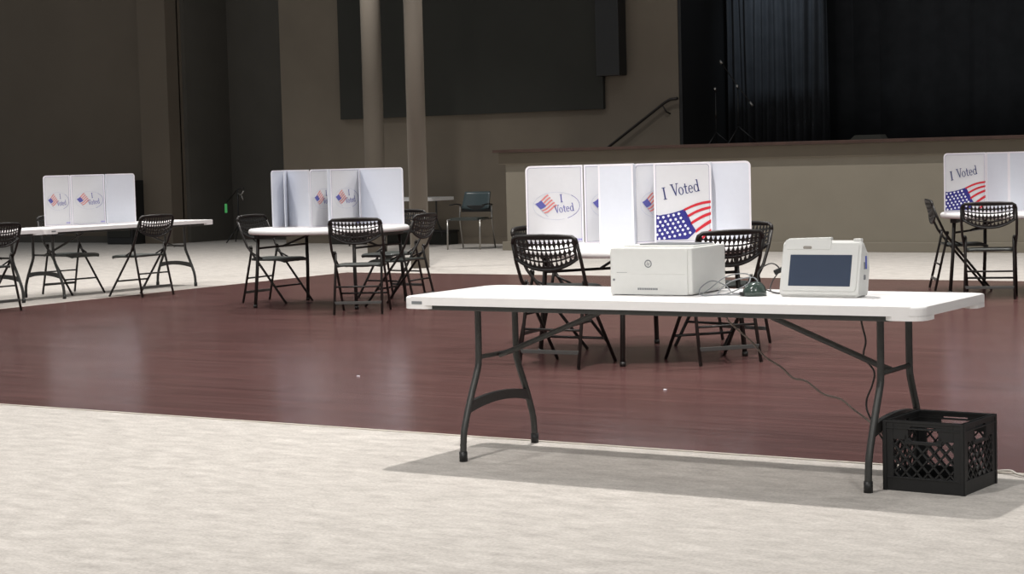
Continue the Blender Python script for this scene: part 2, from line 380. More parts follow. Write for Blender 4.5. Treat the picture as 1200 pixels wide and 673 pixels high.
# ------------------------------------------------------------------ folding chair
def leg_shape(bm, s):
    tube(bm, [(s*0.232, -0.292, 0.80), (s*0.236, -0.245, 0.68), (s*0.232, -0.19, 0.56), (s*0.218, -0.115, 0.455), (s*0.215, 0.245, 0.004)], 0.0115, 8, flat=1.0)
def make_chair(label, group):
    t = thing('folding_chair', label, 'chair', (0, 0, 0), 0, group)
    for s in (-1, 1):
        bm = newbm(); leg_shape(bm, s); obj('leg', bm, 'tube', t)
        bm = newbm(); tube(bm, [(s*0.205, -0.155, 0.545), (s*0.205, -0.17, 0.46), (s*0.214, -0.275, 0.004)], 0.0115, 8); obj('leg', bm, 'tube', t)
        bm = newbm(); tube(bm, [(s*0.205, -0.155, 0.545), (s*0.222, -0.165, 0.545)], 0.017, 8)
        tube(bm, [(s*0.208, -0.03, 0.435), (s*0.208, -0.165, 0.50)], 0.008, 6); obj('hinge', bm, 'tube', t)
    # top rail, rounded corners
    bm = newbm()
    tube(bm, [(-0.232, -0.292, 0.80), (-0.224, -0.298, 0.826), (-0.20, -0.302, 0.842), (-0.1, -0.318, 0.848), (0, -0.324, 0.85), (0.1, -0.318, 0.848), (0.20, -0.302, 0.842), (0.224, -0.298, 0.826), (0.232, -0.292, 0.80)], 0.013, 8)
    obj('top_rail', bm, 'tube', t)
    # perforated back panel
    bm = newbm(); nx, nz = 13, 5
    def S(u, v):
        x = -0.222 + 0.444*u
        bot = 0.625 + 0.075*(abs(2*u-1))**2.2
        z = bot + (0.838-bot)*v
        y = -0.296 + (0.80-z)*0.27 - 0.026*(1-(2*u-1)**2)
        return Vector((x, y, z))
    for j in range(nz):
        for i in range(nx):
            u0, u1, v0, v1 = 0.03+0.94*i/nx, 0.03+0.94*(i+1)/nx, 0.10+0.86*j/nz, 0.10+0.86*(j+1)/nz
            sh = 0.25*(1 if j % 2 else -1)
            outer = [(u0, v0), ((u0+u1)/2, v0), (u1, v0), (u1, v1), ((u0+u1)/2, v1), (u0, v1)]
            uc, vc = (u0+u1)/2, (v0+v1)/2; hu, hv = (u1-u0)/2, (v1-v0)/2
            inner = [(uc-hu*(0.62+sh), vc-hv*0.66), (uc, vc-hv*0.72), (uc+hu*(0.62+sh), vc-hv*0.66),
                     (uc+hu*(0.62-sh), vc+hv*0.66), (uc, vc+hv*0.72), (uc-hu*(0.62-sh), vc+hv*0.66)]
            O = [bm.verts.new(S(*p)) for p in outer]; I = [bm.verts.new(S(*p)) for p in inner]
            for k in range(6): bm.faces.new((O[k], O[(k+1) % 6], I[(k+1) % 6], I[k]))
    # solid border
    N = 26
    for (va, vb) in ((0.0, 0.10), (0.96, 1.0)):
        A = [bm.verts.new(S(i/N, va)) for i in range(N+1)]; B = [bm.verts.new(S(i/N, vb)) for i in range(N+1)]
        for i in range(N): bm.faces.new((A[i], A[i+1], B[i+1], B[i]))
    for (ua, ub) in ((0.0, 0.03), (0.97, 1.0)):
        A = [bm.verts.new(S(ua, j/6)) for j in range(7)]; B = [bm.verts.new(S(ub, j/6)) for j in range(7)]
        for i in range(6): bm.faces.new((A[i], B[i], B[i+1], A[i+1]))
    bmesh.ops.remove_doubles(bm, verts=bm.verts, dist=0.0004)
    ext = bmesh.ops.solidify(bm, geom=bm.faces[:], thickness=0.006)
    pts = [S(i/16, 0.02) for i in range(17)]
    tube(bm, [(p.x, p.y, p.z) for p in pts], 0.010, 6)
    obj('backrest', bm, 'mesh', t)
    # seat
    bm = newbm()
    NX, NY = 12, 10; rows = []
    for j in range(NY+1):
        v = j/NY; y = -0.175 + 0.40*v
        hw = 0.200 + 0.012*math.sin(PI*v)
        if v > 0.85: hw *= 1-0.10*((v-0.85)/0.15)**2
        if v < 0.1: hw *= 1-0.06*((0.1-v)/0.1)**2
        row = []
        for i in range(NX+1):
            u = 2*i/NX-1
            z = 0.445 - 0.016*(1-u*u)*math.sin(PI*min(1, v*1.1)) - 0.022*max(0, (v-0.8)/0.2)**2 - 0.008*abs(u)**6
            row.append(bm.verts.new((hw*u, y, z)))
        rows.append(row)
    for a, b_ in zip(rows, rows[1:]):
        for i in range(NX):
            f = bm.faces.new((a[i], a[i+1], b_[i+1], b_[i])); f.smooth = True
    bmesh.ops.recalc_face_normals(bm, faces=bm.faces)
    bmesh.ops.solidify(bm, geom=bm.faces[:], thickness=0.022)
    obj('seat', bm, 'seat', t)
    # stretchers
    def on_front(z): k = (0.455-z)/0.451; return -0.115+0.36*k
    def on_rear(z): k = (0.46-z)/0.456; return -0.17-0.105*k
    bm = newbm(); y = on_front(0.165); tube(bm, [(-0.215, y, 0.165), (0.215, y, 0.165)], 0.009, 8); obj('stretcher', bm, 'tube', t)
    bm = newbm(); y = on_rear(0.245); tube(bm, [(-0.209, y, 0.245), (0.209, y, 0.245)], 0.008, 8); obj('stretcher', bm, 'tube', t)
    bm = newbm(); y = on_rear(0.105); box(bm, (0, y-0.004, 0.105), (0.425, 0.012, 0.026), 0.003); obj('foot_bar', bm, 'flatbar', t)
    return t
G_CH = 'black mesh-back folding chairs round the voting tables'
chairs = [  # x, y, facing angle, label
    (-6.33, 10.56, 93, 'black folding chair beyond the left half of the foreground table, back turned to us'),
    (-5.545, 11.055, 143, 'black folding chair just behind the printer, partly hidden by it'),
    (-5.93, 11.98, -103, 'black folding chair seen past the right edge of the middle booth'),
    (-6.95, 11.56, 10, 'black folding chair mostly hidden, left of the middle booth beyond the nearer chair'),
    (-10.315, 13.635, 118, 'black folding chair, back to us, in front of the left-centre round table'),
    (-10.45, 14.38, 188, 'black folding chair in profile at the right side of the left-centre round table'),
    (-11.94, 14.43, 3, 'black folding chair tucked under the left end of the left-centre round table'),
    (-11.22, 15.30, -95, 'black folding chair on the far side of the left-centre round table'),
    (-14.12, 14.79, 175, 'black folding chair at the right half of the far left long table'),
    (-15.16, 14.86, -7, 'black folding chair facing us from behind the far left long table'),
    (-14.17, 12.70, 176, 'black folding chair cut off by the left edge of the picture'),
    (-5.515, 16.535, 106, 'black folding chair with its back to us in front of the right-hand booth'),
    (-6.09, 17.42, 27, 'black folding chair seen edge on, left of the right-hand booth'),
    (-4.85, 17.50, -165, 'black folding chair at the right edge of the picture beside the right-hand booth'),
]
c0 = None
for (x, y, a, lb) in chairs:
    rz = R(a-90)
    if c0 is None:
        c0 = make_chair(lb, G_CH); c0.location = (x, y, 0.003); c0.rotation_euler = (0, 0, rz)
    else: dup(c0, (x, y, 0.003 if x > -14.1 else 0.0), rz, lb)

# ------------------------------------------------------------------ round table
def make_round(label):
    t = thing('round_table', label, 'table', (0, 0, 0), 0, 'white round folding tables under the booths')
    bm = newbm(); n = 72
    prof = [(0.0, 0.742), (0.70, 0.742), (0.745, 0.740), (0.757, 0.732), (0.762, 0.718), (0.760, 0.702), (0.750, 0.694), (0.735, 0.694), (0.730, 0.712), (0.0, 0.712)]
    rings = []
    for (r_, z) in prof:
        rings.append([bm.verts.new((r_*math.cos(2*PI*k/n), r_*math.sin(2*PI*k/n), z)) for k in range(n)] if r_ > 0 else [bm.verts.new((0, 0, z))])
    for A, B in zip(rings, rings[1:]):
        for k in range(n):
            if len(A) == 1: f = bm.faces.new((A[0], B[k], B[(k+1) % n]))
            elif len(B) == 1: f = bm.faces.new((A[k], B[0], A[(k+1) % n]))
            else: f = bm.faces.new((A[k], B[k], B[(k+1) % n], A[(k+1) % n]))
            f.smooth = True
    obj('tabletop', bm, 'white', t)
    for sx in (-1, 1):
        for sy in (-1, 1):
            bm = newbm(); tube(bm, [(sx*0.52, sy*0.43, 0.69), (sx*0.53, sy*0.45, 0.35), (sx*0.55, sy*0.47, 0.02)], 0.0165, 10)
            tube(bm, [(sx*0.55, sy*0.47, 0.03), (sx*0.5505, sy*0.47, 0.001)], 0.020, 10); obj('leg', bm, 'tube', t)
        bm = newbm(); box(bm, (sx*0.52, 0, 0.672), (0.06, 0.92, 0.045), 0.006); obj('leg_rail', bm, 'tube', t)
        bm = newbm(); tube(bm, [(sx*0.525, 0, 0.56), (0.12*sx, 0, 0.705)], 0.010, 8); tube(bm, [(sx*0.525, -0.44, 0.56), (sx*0.525, 0.44, 0.56)], 0.010, 8); obj('brace', bm, 'tube', t)
    bm = newbm()
    for sy in (-1, 1): box(bm, (0, sy*0.22, 0.70), (1.16, 0.03, 0.026), 0.004)
    obj('under_frame', bm, 'tube', t)
    return t
rt = make_round('white round folding table behind the printer, under the middle voting booth')
rt.location = (-6.17, 11.24, 0.003); rt.rotation_euler = (0, 0, R(150))
dup(rt, (-11.19, 14.30, 0.003), R(7), 'white round folding table left of centre with a chair on its left and right')
dup(rt, (-5.44, 17.29, 0.003), R(0), 'white round folding table at the right edge under the right-hand booth')

# ------------------------------------------------------------------ rectangular tables
def make_long(label, group, L=2.44, W=0.762):
    t = thing('folding_table', label, 'table', (0, 0, 0), 0, group)
    bm = newbm()
    prism(bm, rrect(-L/2, -W/2, L/2, W/2, 0.055, 8), 0.705, 0.742)
    ed = [e for e in bm.edges if all(abs(v.co.z-0.742) < 1e-5 for v in e.verts)]
    bmesh.ops.bevel(bm, geom=ed, offset=0.008, segments=3, affect='EDGES', profile=0.5)
    # deeper skirt round each corner
    for sx in (-1, 1):
        for sy in (-1, 1):
            o = rrect(0, 0, 0.16, 0.16, 0.055, 8, (1, 0, 0, 0)) + []
            pts = [(sx*(-L/2+a), sy*(-W/2+b_)) for a, b_ in o]
            inner = [(sx*(-L/2+a), sy*(-W/2+b_)) for a, b_ in ((0.145, 0.03), (0.03, 0.03), (0.03, 0.145))]
            cr = pts[:9]
            outl = cr + [(sx*(-L/2+0.125), sy*(-W/2)), (sx*(-L/2+0.16), sy*(-W/2+0.02)), (sx*(-L/2+0.02), sy*(-W/2+0.16)), (sx*(-L/2), sy*(-W/2+0.125))]
            # order the outline by angle about its centre
            cx = sum(p[0] for p in outl)/len(outl); cy = sum(p[1] for p in outl)/len(outl)
            outl.sort(key=lambda p: math.atan2(p[1]-cy, p[0]-cx))
            prism(bm, outl, 0.688, 0.708)
    o = obj('tabletop', bm, 'white', t)
    bm = newbm()
    for sy in (-1, 1): box(bm, (0, sy*(W/2-0.028), 0.695), (L-0.26, 0.022, 0.024), 0.004)
    obj('side_rail', bm, 'steel', t)
    for sx in (-1, 1):
        X = sx*0.96
        for sy in (-1, 1):
            bm = newbm()
            tube(bm, [(X, sy*0.155, 0.70), (X, sy*0.158, 0.46), (X, sy*0.17, 0.40), (X, sy*0.225, 0.29), (X, sy*0.262, 0.21), (X, sy*0.292, 0.13), (X, sy*0.302, 0.05), (X, sy*0.303, 0.012)], 0.0150, 10, smooth=True)
            lg = obj('leg', bm, 'steel', t)
            bm = newbm(); tube(bm, [(X, sy*0.303, 0.045), (X, sy*0.3031, 0.0)], 0.0185, 10); obj('foot_cap', bm, 'black', lg)
        bm = newbm(); tube(bm, [(X, -0.16, 0.455), (X, 0.16, 0.455)], 0.0105, 8); obj('cross_bar', bm, 'steel', t)
        bm = newbm(); pl = []
        for k in range(13):
            u = -1+2*k/12; pl.append((u*0.245, 0.262+0.022*(1-u*u)))
        for k in range(13):
            u = 1-2*k/12; pl.append((u*0.255, 0.212+0.030*(1-u*u)))
        prism(bm, pl, X-0.011, X+0.011, 0, 'YZ'); obj('leg_brace', bm, 'steel', t)
        bm = newbm(); tube(bm, [(X-sx*0.01, 0, 0.45), (X-sx*0.07, 0, 0.47), (sx*0.42, 0, 0.655), (sx*0.34, 0, 0.70)], 0.0125, 8); obj('folding_strut', bm, 'steel', t)
        bm = newbm(); tube(bm, [(X, -0.30, 0.70), (X, 0.30, 0.70)], 0.012, 8); obj('hinge_bar', bm, 'steel', t)
    bm = newbm(); box(bm, (-L/2+0.085, -W/2-0.0005, 0.716), (0.055, 0.003, 0.013)); obj('badge', bm, 'greyink', t)
    return t
ft = make_long('long white folding table in the foreground carrying the printer and touch screen', 'long white folding tables')
ft.location = (-3.79, 7.29, 0)
lt = dup(ft, (-14.905, 15.19, 0), R(90-3), 'long white folding table far left with a voting booth on it')
lt2 = dup(ft, (-15.03, 12.73, 0), R(90-3), 'white folding table running off the left edge of the picture')

# far table near the wall
t = thing('side_table', 'small white table by the wall behind the right column', 'table', (-18.0, 24.72, 0))
bm = newbm(); prism(bm, rrect(-0.95, -0.33, 0.95, 0.33, 0.05, 6), 0.715, 0.765); obj('tabletop', bm, 'white', t)
for sx in (-1, 1):
    for sy in (-1, 1):
        bm = newbm(); tube(bm, [(sx*0.72, sy*0.13, 0.72), (sx*0.72, sy*0.14, 0.40), (sx*0.72, sy*0.26, 0.20), (sx*0.72, sy*0.28, 0.0)], 0.015, 8, smooth=True); obj('leg', bm, 'steel', t)
    bm = newbm(); tube(bm, [(sx*0.72, -0.14, 0.42), (sx*0.72, 0.14, 0.42)], 0.011, 8); obj('cross_bar', bm, 'steel', t)
t = thing('equipment_case', 'long low dark case on the floor under the small wall table', 'case', (-18.33, 25.1, 0))
bm = newbm(); box(bm, (0, 0, 0.10), (2.4, 0.24, 0.20), 0.012); obj('body', bm, 'screen', t)
bm = newbm(); box(bm, (0, 0, 0.214), (2.42, 0.28, 0.028), 0.006); obj('lid', bm, 'black', t)

# ------------------------------------------------------------------ guest armchair
t = thing('armchair', 'dark armchair with chrome legs standing alone by the stage corner', 'chair', (-15.98, 23.86, 0), R(-82-90))
bm = newbm(); NX, NZ = 10, 7; rows = []
for j in range(NZ+1):
    v = j/NZ; row = []
    for i in range(NX+1):
        u = 2*i/NX-1; hw = 0.235-0.02*v
        row.append(bm.verts.new((hw*u, -0.20-0.10*v-0.035*(1-u*u), 0.60+0.25*v-0.03*(1-v)*(1-u*u))))
    rows.append(row)
for a, b_ in zip(rows, rows[1:]):
    for i in range(NX):
        f = bm.faces.new((a[i], a[i+1], b_[i+1], b_[i])); f.smooth = True
bmesh.ops.recalc_face_normals(bm, faces=bm.faces); bmesh.ops.solidify(bm, geom=bm.faces[:], thickness=0.02)
obj('backrest', bm, 'chairback', t)
bm = newbm(); prism(bm, rrect(-0.24, -0.20, 0.24, 0.25, 0.06, 5), 0.435, 0.475); obj('seat', bm, 'seat', t)
bm = newbm(); box(bm, (0, -0.235, 0.60), (0.50, 0.035, 0.10), 0.012); obj('back_support', bm, 'black', t)
for s in (-1, 1):
    bm = newbm(); tube(bm, [(s*0.27, 0.24, 0.0), (s*0.27, 0.22, 0.44), (s*0.27, -0.18, 0.45)], 0.012, 8); obj('leg', bm, 'chrome', t)
    bm = newbm(); tube(bm, [(s*0.27, -0.30, 0.0), (s*0.27, -0.20, 0.45), (s*0.265, -0.22, 0.66)], 0.012, 8); obj('leg', bm, 'chrome', t)
    bm = newbm(); tube(bm, [(s*0.265, -0.22, 0.66), (s*0.275, -0.10, 0.675), (s*0.275, 0.12, 0.665)], 0.016, 8, flat=0.6); obj('armrest', bm, 'black', t)

# ------------------------------------------------------------------ prints
def strokes_text(text):
    """serif capitals and small letters as flat pieces, height 1"""
    out = []; x = 0.0
    def rect(a, b_, c_, d): out.append([(x+a, b_), (x+c, b_), (x+c, d), (x+a, d)]) if False else out.append([(x+a, b_), (x+c_, b_), (x+c_, d), (x+a, d)])
    def poly(p): out.append([(x+a, b_) for a, b_ in p])
    def ring(cx, cy, rx, ry, tx, ty, a0=0, a1=360, n=20):
        for k in range(n):
            p, q = R(a0+(a1-a0)*k/n), R(a0+(a1-a0)*(k+1)/n)
            poly([(cx+rx*math.cos(p), cy+ry*math.sin(p)), (cx+rx*math.cos(q), cy+ry*math.sin(q)), (cx+(rx-tx)*math.cos(q), cy+(ry-ty)*math.sin(q)), (cx+(rx-tx)*math.cos(p), cy+(ry-ty)*math.sin(p))])
    for ch in text:
        if ch == 'I':
            rect(0.10, 0, 0.25, 1); rect(0, 0, 0.35, 0.06); rect(0, 0.94, 0.35, 1); x += 0.45
        elif ch == ' ': x += 0.35
        elif ch == 'V':
            poly([(0.08, 1), (0.25, 1), (0.50, 0.16), (0.42, 0)]); poly([(0.42, 0), (0.50, 0), (0.80, 1), (0.71, 1)]); rect(-0.02, 0.94, 0.34, 1); rect(0.60, 0.94, 0.90, 1); x += 0.80
        elif ch == 'o': ring(0.30, 0.31, 0.29, 0.33, 0.13, 0.06); x += 0.66
        elif ch == 't': rect(0.12, 0.08, 0.25, 0.85); rect(0, 0.56, 0.40, 0.63); ring(0.29, 0.13, 0.17, 0.14, 0.10, 0.07, 180, 330, 8); x += 0.46
        elif ch == 'e': ring(0.28, 0.31, 0.27, 0.33, 0.12, 0.06, 0, 320); rect(0.12, 0.31, 0.54, 0.37); x += 0.62
        elif ch == 'd': ring(0.28, 0.31, 0.28, 0.33, 0.12, 0.06); rect(0.44, 0, 0.57, 1); rect(0.36, 0.94, 0.5, 1); rect(0.5, 0, 0.64, 0.06); x += 0.68
    return out, x
def flat(bm, poly, y, mi=0):
    vs = [bm.verts.new((a, y, b_)) for a, b_ in poly]
    f = bm.faces.new(vs); f.material_index = mi
    if f.normal.y > 0 or True:
        f.normal_update()
        if f.normal.y > 0: f.normal_flip()
def place_text(bm, text, x, z, h, ang, y, sx=1.0, mi=0):
    ps, wd = strokes_text(text); c_, s_ = math.cos(ang), math.sin(ang)
    for p in ps: flat(bm, [(x+(a*sx*h)*c_-(b_*h)*s_, z+(a*sx*h)*s_+(b_*h)*c_) for a, b_ in p], y, mi)
def line(bm, pts, wd, y, mi=0):
    for (a, b_), (c_, d) in zip(pts, pts[1:]):
        L = math.hypot(c_-a, d-b_) or 1; nx, nz = -(d-b_)/L*wd/2, (c_-a)/L*wd/2
        flat(bm, [(a+nx, b_+nz), (c_+nx, d+nz), (c_-nx, d-nz), (a-nx, b_-nz)], y, mi)
H = 0.545
def sticker(par, w_, sx=1.0):
    """small oval I Voted badge: tilted flag on a pole and slanted lettering"""
    U = lambda a: (a-95)/320*0.40*sx
    Z = lambda b_: (547-b_)/455*H
    bm = newbm()
    def P(pts): return [(U(a), Z(b_)) for a, b_ in pts]
    def fp(h_, f_): return (146+h_*52+f_*70, 311+h_*58-f_*48+5*math.sin(f_*5.0)+h_*f_*8)
    def band(h0, h1, f0, f1, mi):
        n = 7
        for q in range(n):
            a, b_ = f0+(f1-f0)*q/n, f0+(f1-f0)*(q+1)/n
            flat(bm, P([fp(h0, a), fp(h0, b_), fp(h1, b_), fp(h1, a)]), -0.0022, mi)
    band(0.0, 0.56, 0.0, 0.48, 0)
    for k in range(5):
        h0 = k/4.5; h1 = h0+1/9.0
        band(h0, h1, 0.48 if h0 < 0.5 else 0.02, 1.02, 1)
    line(bm, P([(143, 312), (218, 388)]), 0.0035, -0.0022, 2)
    obj('flag_print', bm, ['sblue', 'pink', 'pale'], par, fix=False)
    bm = newbm()
    place_text(bm, 'I', U(288), Z(306), 0.056, 0.10, -0.0022, 0.9*sx)
    place_text(bm, 'Voted', U(254), Z(370), 0.056, 0.13, -0.0022, 0.78*sx)
    obj('lettering', bm, 'sblue', par, fix=False)
    bm = newbm()
    el = [(265+130*math.cos(R(a)), 326+80*math.sin(R(a))) for a in range(-50, 70, 8)]
    line(bm, P(el), 0.0030, -0.0018, 0)
    el = [(265+130*math.cos(R(a)), 326+80*math.sin(R(a))) for a in range(70, 312, 8)]
    line(bm, P(el), 0.0018, -0.0018, 1)
    obj('oval_outline', bm, ['sblue', 'pale'], par, fix=False)
def big_flag(par, w_):
    U = lambda a: (a-200)/345*w_
    Z = lambda b_: (545-b_)/460*H
    def P(pts): return [(U(a), Z(b_)) for a, b_ in pts]
    bm = newbm()
    topc = lambda a: 380 - 28*max(0, (a-250)/130)**1.5 if a > 250 else 380+4*math.sin((a-210)/40*PI)
    # canton
    xs = [210+ (380-210)*i/12 for i in range(13)]
    for a, b_ in zip(xs, xs[1:]): flat(bm, P([(a, topc(a)), (b_, topc(b_)), (b_, 525), (a, 525)]), -0.0020, 0)
    flat(bm, P([(380, topc(380)), (405, 395), (425, 440), (450, 480), (410, 515), (395, 525), (380, 525)]), -0.0020, 0)
    # stars as small white five-armed dots
    for j in range(6):
        for i in range(7):
            sx_ = 222+i*31+(j % 2)*14-j*2; sz = 398+j*24-i*5+(2 if i % 2 else 0)
            if sx_ > 372+ (sz-380)*0.55 or sz > 520 or sz < topc(min(sx_, 380))+9: continue
            pts = []
            for k in range(10):
                r_ = 9.6 if k % 2 == 0 else 6.2
                pts.append((sx_+r_*math.sin(PI*k/5+0.3)*1.0, sz+r_*math.cos(PI*k/5+0.3)))
            flat(bm, P(pts), -0.0026, 2)
    # red stripes that sweep up to the right
    def stripe(x0, y0, x1, y1, th0, th1, bow):
        n = 10; t_ = []; b2 = []
        for k in range(n+1):
            u = k/n; x_ = x0+(x1-x0)*u; y_ = y0+(y1-y0)*u - bow*math.sin(PI*u)
            t_.append((x_, y_)); b2.append((x_, y_+th0+(th1-th0)*u))
        for k in range(n): flat(bm, P([t_[k], t_[k+1], b2[k+1], b2[k]]), -0.0020, 1)
    stripe(375, 352, 540, 306, 14, 15, 9)
    stripe(396, 388, 540, 338, 16, 15, 8)
    stripe(416, 428, 540, 372, 18, 17, 6)
    stripe(446, 474, 540, 414, 18, 22, 3)
    stripe(478, 520, 540, 468, 16, 22, 2)
    obj('flag_print', bm, ['blue', 'red', 'star'], par, fix=False)
    bm = newbm()
    place_text(bm, 'I', U(258), Z(296), 0.083, 0.17, -0.0020, 0.85*w_/0.40)
    place_text(bm, 'Voted', U(308), Z(279), 0.083, 0.17, -0.0020, 0.75*w_/0.40)
    obj('lettering', bm, 'ink', par, fix=False)

def booth(label, loc, panels, edge_links):
    """panels: (x0,y0,x1,y1,kind,corners) in world plan coordinates, front towards the viewer's right-hand side"""
    t = thing('voting_booth', label, 'voting booth', loc, 0, 'white folding privacy booths on the tables')
    for (x0, y0, x1, y1, kind, cr) in panels:
        dx, dy = x1-x0, y1-y0; w_ = math.hypot(dx, dy)
        bm = newbm()
        prism(bm, rrect(0, 0, w_, H, 0.035, 6, (0, 0, cr[1], cr[0])), 0.0, 0.006, 0, 'XZ')
        p = obj('panel', bm, 'panel' if kind == 'plain' else 'panel_print', t, fix=True)
        p.location = (x0-loc[0], y0-loc[1], 0); p.rotation_euler = (0, 0, math.atan2(dy, dx))
        # bright folded rim and thin line
        o_ = rrect(0.0, 0.0, w_, H, 0.035, 6, (0, 0, cr[1], cr[0]))
        bm = newbm(); i_ = rrect(0.012, 0.010, w_-0.012, H-0.012, 0.025, 6, (0, 0, cr[1], cr[0]))
        n = len(o_)
        for k in range(n): flat(bm, [o_[k], o_[(k+1) % n], i_[(k+1) % n], i_[k]], -0.0010)
        obj('rim', bm, 'edge', p, fix=False)
        if kind != 'plain':
            bm = newbm(); i2 = rrect(0.015, 0.013, w_-0.015, H-0.015, 0.024, 6, (0, 0, cr[1], cr[0]))
            for k in range(n): flat(bm, [i_[k], i_[(k+1) % n], i2[(k+1) % n], i2[k]], -0.0012)
            obj('border_line', bm, 'line', p, fix=False)
        if kind == 'sticker':
            sticker(p, w_, min(1.0, w_/0.40))
            bm = newbm()
            for q in range(3): flat(bm, rrect(w_-0.055+q*0.015, 0.022, w_-0.043+q*0.015, 0.036, 0.003, 2), -0.0020)
            obj('small_seal', bm, 'seal', p, fix=False)
        if kind == 'flag': big_flag(p, w_)
    for (x0, y0, x1, y1) in edge_links:
        dx, dy = x1-x0, y1-y0; w_ = math.hypot(dx, dy)
        bm = newbm(); prism(bm, [(0, 0), (w_, 0), (w_, H-0.004), (0, H-0.004)], -0.003, 0.003, 0, 'XZ')
        p = obj('divider', bm, 'panel', t); p.location = (x0-loc[0], y0-loc[1], 0); p.rotation_euler = (0, 0, math.atan2(dy, dx))
    return t
ZT = 0.7455
booth('white booth on the middle table, sticker print left and big flag print right', (-6.2, 11.5, ZT), [
    (-7.044, 11.223, -6.683, 11.394, 'sticker', (1, 0)),
    (-6.676, 11.400, -6.470, 11.745, 'sticker', (0, 0)),
    (-6.424, 11.157, -6.196, 11.231, 'plain', (0, 0)),
    (-6.262, 11.363, -6.088, 11.725, 'sticker', (1, 0)),
    (-6.122, 11.385, -5.818, 11.640, 'flag', (0, 1)),
    (-5.985, 11.650, -5.636, 11.880, 'plain', (0, 1)),
], [(-6.424, 11.163, -6.520, 11.66), (-6.20, 11.235, -6.255, 11.37), (-6.122, 11.392, -6.15, 11.60), (-6.47, 11.75, -6.088, 11.735), (-6.085, 11.73, -5.985, 11.655), (-5.82, 11.645, -5.86, 11.73)])
booth('white booth on the left-centre round table, two small stickers between plain panels', (-11.2, 14.4, ZT), [
    (-11.690, 14.075, -11.722, 14.344, 'plain', (1, 0)),
    (-11.722, 14.344, -11.262, 14.106, 'plain', (0, 0)),
    (-11.255, 14.112, -11.253, 14.502, 'sticker', (1, 0)),
    (-11.121, 14.254, -11.072, 14.642, 'sticker', (0, 0)),
    (-11.072, 14.646, -10.573, 14.664, 'plain', (0, 1)),
], [(-11.722, 14.340, -11.575, 14.120), (-11.121, 14.250, -11.02, 14.08), (-11.072, 14.640, -10.94, 14.46), (-11.253, 14.504, -11.085, 14.640)])
booth('white booth on the long table at far left, two small stickers and one plain panel', (-15.1, 15.1, ZT), [
    (-15.30, 14.600, -15.165, 14.860, 'sticker', (1, 0)),
    (-15.155, 14.862, -14.965, 15.180, 'sticker', (0, 0)),
    (-14.955, 15.190, -14.905, 15.590, 'plain', (0, 1)),
], [(-14.96, 15.185, -14.84, 15.08), (-15.16, 14.86, -15.20, 15.10)])
booth('white booth at the right edge of the picture with a large flag print', (-5.6, 17.2, ZT), [
    (-6.032, 16.800, -5.735, 17.080, 'flag', (1, 0)),
    (-5.730, 17.080, -5.500, 17.020, 'plain', (0, 0)),
    (-5.500, 17.020, -5.240, 17.300, 'plain', (0, 0)),
    (-5.240, 17.300, -4.990, 17.250, 'plain', (0, 1)),
], [(-5.732, 17.085, -5.80, 17.40), (-5.50, 17.025, -5.53, 17.35)])
# small packet on the left-centre table
t = thing('card_packet', 'small yellow and brown packet left of the left-centre booth', 'packet', (-11.66, 14.42, 0.7455), R(20))
bm = newbm(); box(bm, (0, 0, 0.025), (0.15, 0.06, 0.05), 0.006); obj('pack', bm, 'yellow', t)
bm = newbm(); box(bm, (0.01, 0, 0.055), (0.10, 0.045, 0.012), 0.004); obj('lid', bm, 'stage_cap', t)

# ------------------------------------------------------------------ printer
ZF = 0.7425
t = thing('printer', 'off-white laser printer with a round logo on the foreground table', 'printer', (-4.105, 7.215, ZF), R(3))
W_, D_, HH = 0.392, 0.36, 0.205
bm = newbm(); box(bm, (W_/2, D_/2, 0.004+(HH-0.004)/2), (W_, D_, HH-0.004), 0.010); obj('body', bm, 'printer', t)
bm = newbm(); box(bm, (W_/2-0.006, -0.001, 0.048), (W_-0.03, 0.008, 0.0895), 0.001); obj('paper_tray', bm, 'printer', t)
bm = newbm(); box(bm, (W_/2-0.006, -0.001, 0.147), (W_-0.03, 0.008, 0.1085), 0.001); obj('front_door', bm, 'printer', t)
bm = newbm(); box(bm, (W_/2, D_*0.55, HH+0.002), (W_*0.86, D_*0.62, 0.006), 0.002); obj('top_cover', bm, 'printer', t)
bm = newbm(); prism(bm, [(0.07, 0.16), (0.33, 0.16), (0.36, 0.30), (0.11, 0.30)], HH+0.003, HH+0.0095); obj('output_slot', bm, 'greyink', t)
bm = newbm()
for k in range(24):
    a, b_ = 2*PI*k/24, 2*PI*(k+1)/24
    flat(bm, [(0.187+0.0175*math.cos(a), 0.137+0.0175*math.sin(a)), (0.187+0.0175*math.cos(b_), 0.137+0.0175*math.sin(b_)), (0.187+0.0125*math.cos(b_), 0.137+0.0125*math.sin(b_)), (0.187+0.0125*math.cos(a), 0.137+0.0125*math.sin(a))], -0.0056)
hx, hz = 0.187, 0.137
for pts_ in ([(-0.0075, -0.0065), (-0.0035, 0.0105)], [(-0.0052, 0.0035), (-0.0015, 0.0035), (-0.0035, -0.0065)],
             [(-0.0015, -0.0105), (0.0025, 0.0040)], [(0.0022, 0.0035), (0.0070, 0.0035), (0.0050, -0.0052), (0.0002, -0.0052)]):
    line(bm, [(hx+a, hz+b_) for a, b_ in pts_], 0.0017, -0.0056)
obj('logo', bm, 'greyink', t, fix=False)
bm = newbm()
x_ = 0.135
for k in range(11):
    flat(bm, rrect(x_, 0.0235, x_+0.0072, 0.0325, 0.001, 2), -0.0056); x_ += 0.0088
obj('model_plate', bm, 'greyink', t, fix=False)
bm = newbm(); tube(bm, [(0.022, -0.004, 0.067), (0.022, -0.009, 0.067)], 0.005, 12); obj('power_button', bm, 'greyink', t)
bm = newbm(); flat(bm, [(0.035, 0.098), (0.085, 0.098), (0.085, 0.0995), (0.035, 0.0995)], -0.0056); obj('panel_seam', bm, 'greyink', t, fix=False)

